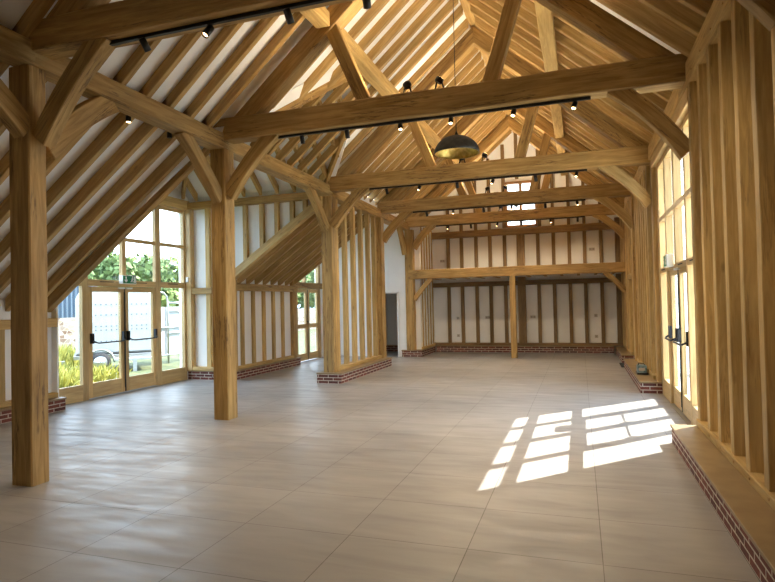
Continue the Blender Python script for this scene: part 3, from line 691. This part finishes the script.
# teal case on plinth
tcse = thing('tool_case', 'small teal and black tool case on the brick plinth beyond the right doors', 'case', None, (1.03, 11.4, .2))
slab('case_body', .95, 1.11, 11.25, 11.5, .225, .36, TEAL, tcse, .015); slab('case_base', .94, 1.13, 11.22, 11.53, .2, .23, BLACK, tcse, .006); slab('case_panel', .97, 1.07, 11.24, 11.252, .27, .32, SOCK, tcse)
tube('handle', [(.96, 11.3, .35), (.98, 11.32, .40), (1.06, 11.36, .39), (1.10, 11.38, .34)], .009, BLACK, tcse)
fm = slab('floor_mat', .86, 1.55, 14.12, 14.98, 0, .012, SEAL); tag(fm, 'dark mat on the floor in the doorway through the right stud wall', 'mat')

# ------------------------------------------------------------------ lights
def spot(loc, dirv, energy, angle, name, parent, col=(1, .80, .54), blend=.6, size=.03):
    d = bpy.data.lights.new(name, 'SPOT'); d.energy = energy; d.spot_size = rad(angle); d.spot_blend = blend; d.color = col; d.shadow_soft_size = size
    o = bpy.data.objects.new(name, d); C.objects.link(o); o.parent = parent
    o.matrix_local = Matrix.Translation(Vector(loc)-parent.location) @ Vector(dirv).to_track_quat('-Z', 'Y').to_matrix().to_4x4()
    return o
XS = [-3.53, -2.87, -2.13, -1.47, -.70, .0]
ORX = ['leftmost', 'second from left', 'third from left', 'fourth from left', 'fifth from left', 'rightmost']
LIT = [[0, 1, 0, 0, 1, 0], [0, 0, 1, 1, 1, 1], [0, 1, 0, 1, 0, 1], [0, 1, 0, 1, 0, 1], [1, 0, 1, 0, 1, 0]]
for k, y in enumerate(TY):
    yy = y+.12; zb = ZB[k]
    t = thing('lighting_track', f'black lighting track on the underside of the {ORD[k]} tie beam', 'lighting track', 'black lighting tracks', (RX, yy, zb))
    box('rail', -3.82, .18, yy-.018, yy+.018, zb-.032, zb+.002, BLACK, t, .002, 0)
    box('power_feed', -3.9, -3.8, yy-.02, yy+.02, zb-.035, zb+.002, BLACK, t, .003, 0)
    for i, x in enumerate(XS):
        lit = LIT[k][i]
        s = thing('track_spotlight', f'{ORX[i]} spotlight on the track under the {ORD[k]} tie beam, '+('turned towards the camera' if lit else 'turned away'), 'spotlight', 'track spotlights', (x, yy, zb-.04))
        dv = Vector((random.uniform(-.3, .3), -.62, -1)) if lit else Vector((random.uniform(-.12, .12), .9 if k == 0 else .5, -1))
        dv.normalize(); top = Vector((x, yy, zb-.075))
        lathe('stem', [(.012, 0), (.012, .05)], BLACK, s, (x, yy, zb-.08), seg=8)
        lathe('head', [(.022, -.045), (.030, -.04), (.031, .066), (.027, .066), (.025, .05)], BLACK, s, top, dv, 16)
        lathe('lens', [(.024, 0), (.024, .002)], LENS, s, top+dv*.0505, dv, 14, False)
        spot(top+dv*.074, dv, SPOT, 125 if lit else 110, 'bulb', s)
for k in range(1, 5):
    y = TY[k]; zt = ZT[k]
    for x, sg in ((-2.02, -1), (-1.60, 1)):
        t = thing('uplight', f'black uplighter on top of the {ORD[k]} tie beam, '+('left' if sg < 0 else 'right')+' of the pair', 'uplight', 'black uplighters on the tie beams', (x, y+.1, zt))
        hc = Vector((x, y+.1, zt+.13)); dv = Vector((sg*.55, .1, 1)).normalized()
        for q in (-.045, .045): beam('yoke_arm', (x+q*1.3, y+.1, zt), (x+q*.7, y+.1, zt+.11), .008, .02, BLACK, t, (1, 0, 0), .001, 0)
        lathe('head', [(.045, -.035), (.055, -.02), (.055, .025)], BLACK, t, hc, dv, 12)
        lathe('lens', [(.045, 0), (.045, .003)], LENS, t, hc+dv*.026, dv, 12, False)
        spot(hc+dv*.035, dv, UPL, 150, 'bulb', t, size=.04)
    g = thing('driver_box', f'small black driver box lying on the {ORD[k]} tie beam between its uplighters', 'driver', 'lamp driver boxes', (-1.81, y+.1, zt))
    slab('case', -1.87, -1.76, y+.06, y+.12, zt, zt+.02, BLACK, g, .003)
# aisle spots under the roof behind the plate
for i, y in enumerate((5.0, 5.42, 6.13)):
    s = thing('plate_spotlight', ['small round spotlight under the arcade plate near the curved brace', 'small lit spotlight on the aisle side of the arcade plate', 'dark spotlight on the aisle side of the arcade plate, nearest the second post'][i], 'spotlight', 'plate spotlights', (-4.99, y, 3.86))
    lathe('head', [(.03, 0), (.032, .01), (.032, .07), (.02, .075)], BLACK, s, (-4.99, y, 3.79), seg=14)
    if i < 2: lathe('lens', [(.026, 0), (.026, .003)], LENS, s, (-4.99, y, 3.786), seg=14, smooth=False)
    spot((-4.99, y, 3.775), (-.1, -.1, -1), 16, 110, 'bulb', s)
for i, y in enumerate((11.3, 12.4, 13.2)):
    s = thing('plate_spotlight', 'small spotlight behind the island partition under the arcade plate', 'spotlight', 'partition spotlights', (-5.02, y, 3.8))
    lathe('head', [(.03, 0), (.032, .01), (.032, .07), (.02, .075)], BLACK, s, (-5.02, y, 3.66), seg=14); spot((-5.02, y, 3.75), (-.6, 0, .25), 40, 160, 'bulb', s)
# pendant
pd = thing('dome_pendant', 'large black dome pendant lamp with gold inside hanging from the ridge', 'pendant lamp', None, (-1.72, 8.6, 3.84))
def dome(r, h, a0=0): return [(r*math.cos(t), h*math.sin(t)) for t in [math.pi/2*i/12 for i in range(13)][:-1]]+[(.012, h)]
lathe('shade', [(.33, 0)]+dome(.345, .275), DARK, pd, (-1.72, 8.6, 3.84), seg=40)
o = lathe('gold_lining', [(.328, .0)]+[(a*.975, b*.96) for a, b in dome(.345, .275)], GOLD, pd, (-1.72, 8.6, 3.839), seg=40)
import bmesh
for ob in (pd.children[0], pd.children[1]):
    bm = bmesh.new(); bm.from_mesh(ob.data)
    f = [f for f in bm.faces if len(f.verts) > 30 and f.calc_center_median().z < .05]
    bmesh.ops.delete(bm, geom=f, context='FACES_ONLY'); bm.to_mesh(ob.data); bm.free()
lathe('finial', [(.02, 0), (.03, .02), (.012, .07)], BLACK, pd, (-1.72, 8.6, 4.11), seg=12)
tube('flex', [(-1.72, 8.6, 4.15), (-1.72, 8.6, 6.70)], .006, BLACK, pd, 6)
lathe('bulb', [(.015, 0), (.03, .02), (.03, .05), (.015, .07)], SIGNW, pd, (-1.72, 8.6, 4.02), seg=12)

# ------------------------------------------------------------------ exterior things
def blob_tree(x, y, h, r, label, col):
    t = thing('garden_tree', label, 'tree', 'trees behind the shed', (x, y, -.1))
    tube('trunk', [(x, y, -.1), (x+.1, y, h*.3), (x, y+.1, h*.6)], .14, BARK, t, 8)
    rnd = random.Random(int(x*31+y*17)); vs = []; fs = []
    bl = [(x+rnd.uniform(-r, r)*.7, y+rnd.uniform(-r, r)*.7, h*.62+rnd.uniform(-.35, .38)*h*.7, r*rnd.uniform(.35, .6)) for _ in range(16)]
    for (bx, by, bz, br) in bl:
        for _ in range(330):
            d = Vector((rnd.gauss(0, 1), rnd.gauss(0, 1), rnd.gauss(0, 1))).normalized()*br*rnd.uniform(.75, 1.05)
            p = Vector((bx, by, bz))+d; u = Vector((rnd.gauss(0, 1), rnd.gauss(0, 1), rnd.gauss(0, 1))).normalized(); v = u.cross(d).normalized(); s = rnd.uniform(.13, .3)
            q = len(vs); vs += [tuple(p-u*s), tuple(p+v*s*.6), tuple(p+u*s), tuple(p-v*s*.6)]; fs.append((q, q+1, q+2, q+3))
    o = mesh('crown', vs, fs, col, t); place(o, Matrix(), t)
BARK = speck('bark', (.08, .06, .04), (.16, .12, .09), 12)
LF1 = speck('leaf_light', (.13, .18, .045), (.26, .32, .09), 1.2); LF2 = speck('leaf_dark', (.075, .12, .035), (.16, .22, .07), 1.2)
TR = [(-24, 15, 3.4, 1.8, 0), (-25, 19.5, 3.6, 2.2, 0), (-27, 23.5, 4.6, 2.4, 1), (-27, 28, 4.5, 2.6, 1), (-28, 33, 4.6, 2.7, 0), (-28, 38, 4.6, 2.7, 1), (-27, 44, 5.0, 3, 0), (-27, 50, 5.2, 3, 1), (-26, 57, 5.4, 3.2, 0)]
for i, (x, y, h, r, c) in enumerate(TR):
    blob_tree(x, y, h, r, f'{"dark green" if c else "light green"} leafy tree seen through the porch glazing or far French doors', LF2 if c else LF1)
# shed
STONE = None
def stone_mat():
    m, n, l, b = newmat('rubble_stone'); tc = n.new('ShaderNodeTexCoord')
    vo = n.new('ShaderNodeTexVoronoi'); vo.inputs['Scale'].default_value = 4.5; l.new(scl(n, l, tc.outputs['Object'], (1, 1, 2)), vo.inputs['Vector'])
    c = ramp(n, l, vo.outputs['Color'], [(.25, (.17, .13, .09)), (.5, (.21, .19, .165)), (.8, (.09, .05, .03))])
    vd = n.new('ShaderNodeTexVoronoi'); vd.feature = 'DISTANCE_TO_EDGE'; vd.inputs['Scale'].default_value = 4.5; l.new(scl(n, l, tc.outputs['Object'], (1, 1, 2)), vd.inputs['Vector'])
    e = ramp(n, l, vd.outputs['Distance'], [(.03, 1.0), (.08, 0.0)])
    l.new(mixc(n, l, e, c, (.24, .225, .20)), b.inputs['Base Color']); b.inputs['Roughness'].default_value = .9; return m
STONE = stone_mat()
sw = thing('stone_wall', 'rubble stone garden wall seen through the porch glazing', 'wall', None, (-17, 15, -.1)); slab('masonry', -17.4, -17, 9, 40, -.1, 1.3, STONE, sw)
shd = thing('corrugated_shed', 'blue-grey corrugated metal shed side above the stone wall', 'shed', None, (-17.1, 15, 1.3))
BLU = plain('blue_grey_sheet', (.055, .085, .12), .6, 0)
vs = []; fs = []; N_ = 160
for i in range(N_+1):
    y = 12.8+4.6*i/N_; x = -17.02+.035*math.sin(y*2*math.pi/.19); top = 2.75-.10*abs(y-13.5)
    vs += [(x, y, 1.3), (x, y, top)]
    if i: fs.append((2*i-2, 2*i, 2*i+1, 2*i-1))
o = mesh('cladding', vs, fs, BLU, shd); place(o, Matrix(), shd); o.modifiers.new('th', 'SOLIDIFY').thickness = .01
slab('shed_body', -20, -17.1, 12.8, 17.4, 1.3, 2.3, BLU, shd)
# vegetation
vg = random.Random(5); vs = []; fs = []
for _ in range(15000):
    x = vg.uniform(-16.5, -10.2); y = vg.uniform(7, 14.2)
    if x > -14.2 and y > 10.9: continue
    h = vg.uniform(.15, .6)*(1 if x < -12 else .6); a = vg.uniform(0, 6.28); w = .018; dx, dy = math.cos(a)*w, math.sin(a)*w; lx, ly = vg.uniform(-.15, .15), vg.uniform(-.15, .15)
    q = len(vs); vs += [(x-dx, y-dy, -.1), (x+dx, y+dy, -.1), (x+lx+dx*.6, y+ly+dy*.6, h*.7), (x+lx*1.5, y+ly*1.5, h)]; fs.append((q, q+1, q+2, q+3))
WEED = speck('weeds', (.13, .16, .03), (.44, .40, .08), 1.6)
o = mesh('long_grass', vs, fs, WEED); tag(o, 'sunlit yellow-green long grass outside the porch glazing', 'grass'); o['kind'] = 'stuff'
# horse trailer
tr = thing('box_trailer', 'white box trailer with riveted side parked outside the porch doors', 'trailer', None, (-12.4, 12.7, -.1))
TW = plain('trailer_white', (.42, .43, .43), .5)
pts = [(11.85, .38), (13.75, .38), (13.75, 2.0), (13.6, 2.1), (12.1, 2.1), (11.93, 2.02), (11.85, 1.85)]
prism('body', pts, 'yz', -13.3, -11.8, TW, tr, ang=0, cham=.05)
bm = bmesh.new()
for z in (.72, 1.02, 1.12, 1.42, 1.70):
    for i in range(15):
        m4 = Matrix.Translation((-11.795, 11.95+i*.125, z)); bmesh.ops.create_cube(bm, size=.032, matrix=m4)
me = bpy.data.meshes.new('rivets'); bm.to_mesh(me); bm.free(); o = bpy.data.objects.new('rivets', me); link(o, plain('rivet_grey', (.18, .18, .2), .5), tr); place(o, Matrix(), tr)
DB = plain('decal_blue', (.10, .25, .60), .4)
for z, a, b in ((1.78, 11.95, 12.2), (1.84, 11.95, 12.22), (1.92, 12.1, 12.22), (1.66, 11.92, 12.02)): slab('decal', -11.802, -11.794, a, b, z, z+.025, DB, tr)
TYRE = plain('tyre', (.03, .03, .035), .8)
for y in (12.42,):
    lathe('wheel', [(.10, -.06), (.24, -.07), (.26, -.04), (.26, .04), (.24, .07), (.10, .06)], TYRE, tr, (-11.62, y, .17), (1, 0, 0), 28)
    lathe('rim', [(.17, 0), (.16, .03), (.05, .01), (.03, .04)], STEEL, tr, (-11.56, y, .17), (1, 0, 0), 20)
    tube('mudguard', [(-11.6, y+.34*math.cos(a), .17+.34*math.sin(a)) for a in [math.pi*i/10 for i in range(11)]], .03, STEEL, tr)
box('chassis', -13.2, -11.7, 11.8, 13.8, .26, .36, STEEL, tr, .005, 0); box('drawbar', -12.0, -11.85, 9.9, 11.6, .14, .24, STEEL, tr, .005, 0); box('side_step', -11.75, -11.45, 12.75, 13.7, .20, .26, TW, tr, .005, 0)
box('step_bracket', -11.5, -11.46, 13.2, 13.3, -.1, .22, TW, tr, .005, 0); box('jockey_leg', -11.95, -11.9, 10.2, 10.26, -.1, .5, BLACK, tr, .003, 0)
tr.rotation_euler.z = rad(-44)
# galvanised gate
gt = thing('metal_gate', 'galvanised tubular gate with hinged panels beside the trailer', 'gate', None, (-11.9, 14.7, -.1))
tube('gate_frame', [(-11.85, 14.0, 2.05), (-11.85, 14.2, 2.02), (-11.85, 14.33, 1.9), (-11.85, 14.38, 1.7), (-11.85, 14.38, -.1)], .03, STEEL, gt)
for z in (1.72, 1.70-.23, .98, .80, .15): tube('gate_rail', [(-11.85, 14.38 if z in (1.72, 1.47, .8) else 13.98, z), (-11.85, 15.6, z)], .028, STEEL, gt)
slab('gate_panel', -11.92, -11.90, 13.98, 15.6, .12, 1.6, TW, gt); tube('gate_post', [(-11.85, 15.6, -.1), (-11.85, 15.6, 2.1)], .035, STEEL, gt); tube('gate_post', [(-11.85, 13.98, -.1), (-11.85, 13.98, 2.1)], .03, STEEL, gt)
# opposite building and wall on the sunny side
ob = thing('outbuilding', 'pale boarded outbuilding glimpsed through the right glazing', 'building', None, (9, 20, 0))
PB = speck('pale_boards', (.12, .12, .125), (.20, .20, .20), 6)
slab('wall', 5.5, 6.0, 15.5, 45, -.1, 2.6, PB, ob)
for k in range(12): slab('board_joint', 5.49, 5.5, 15.5, 45, .1+.2*k, .115+.2*k, SEAL, ob)
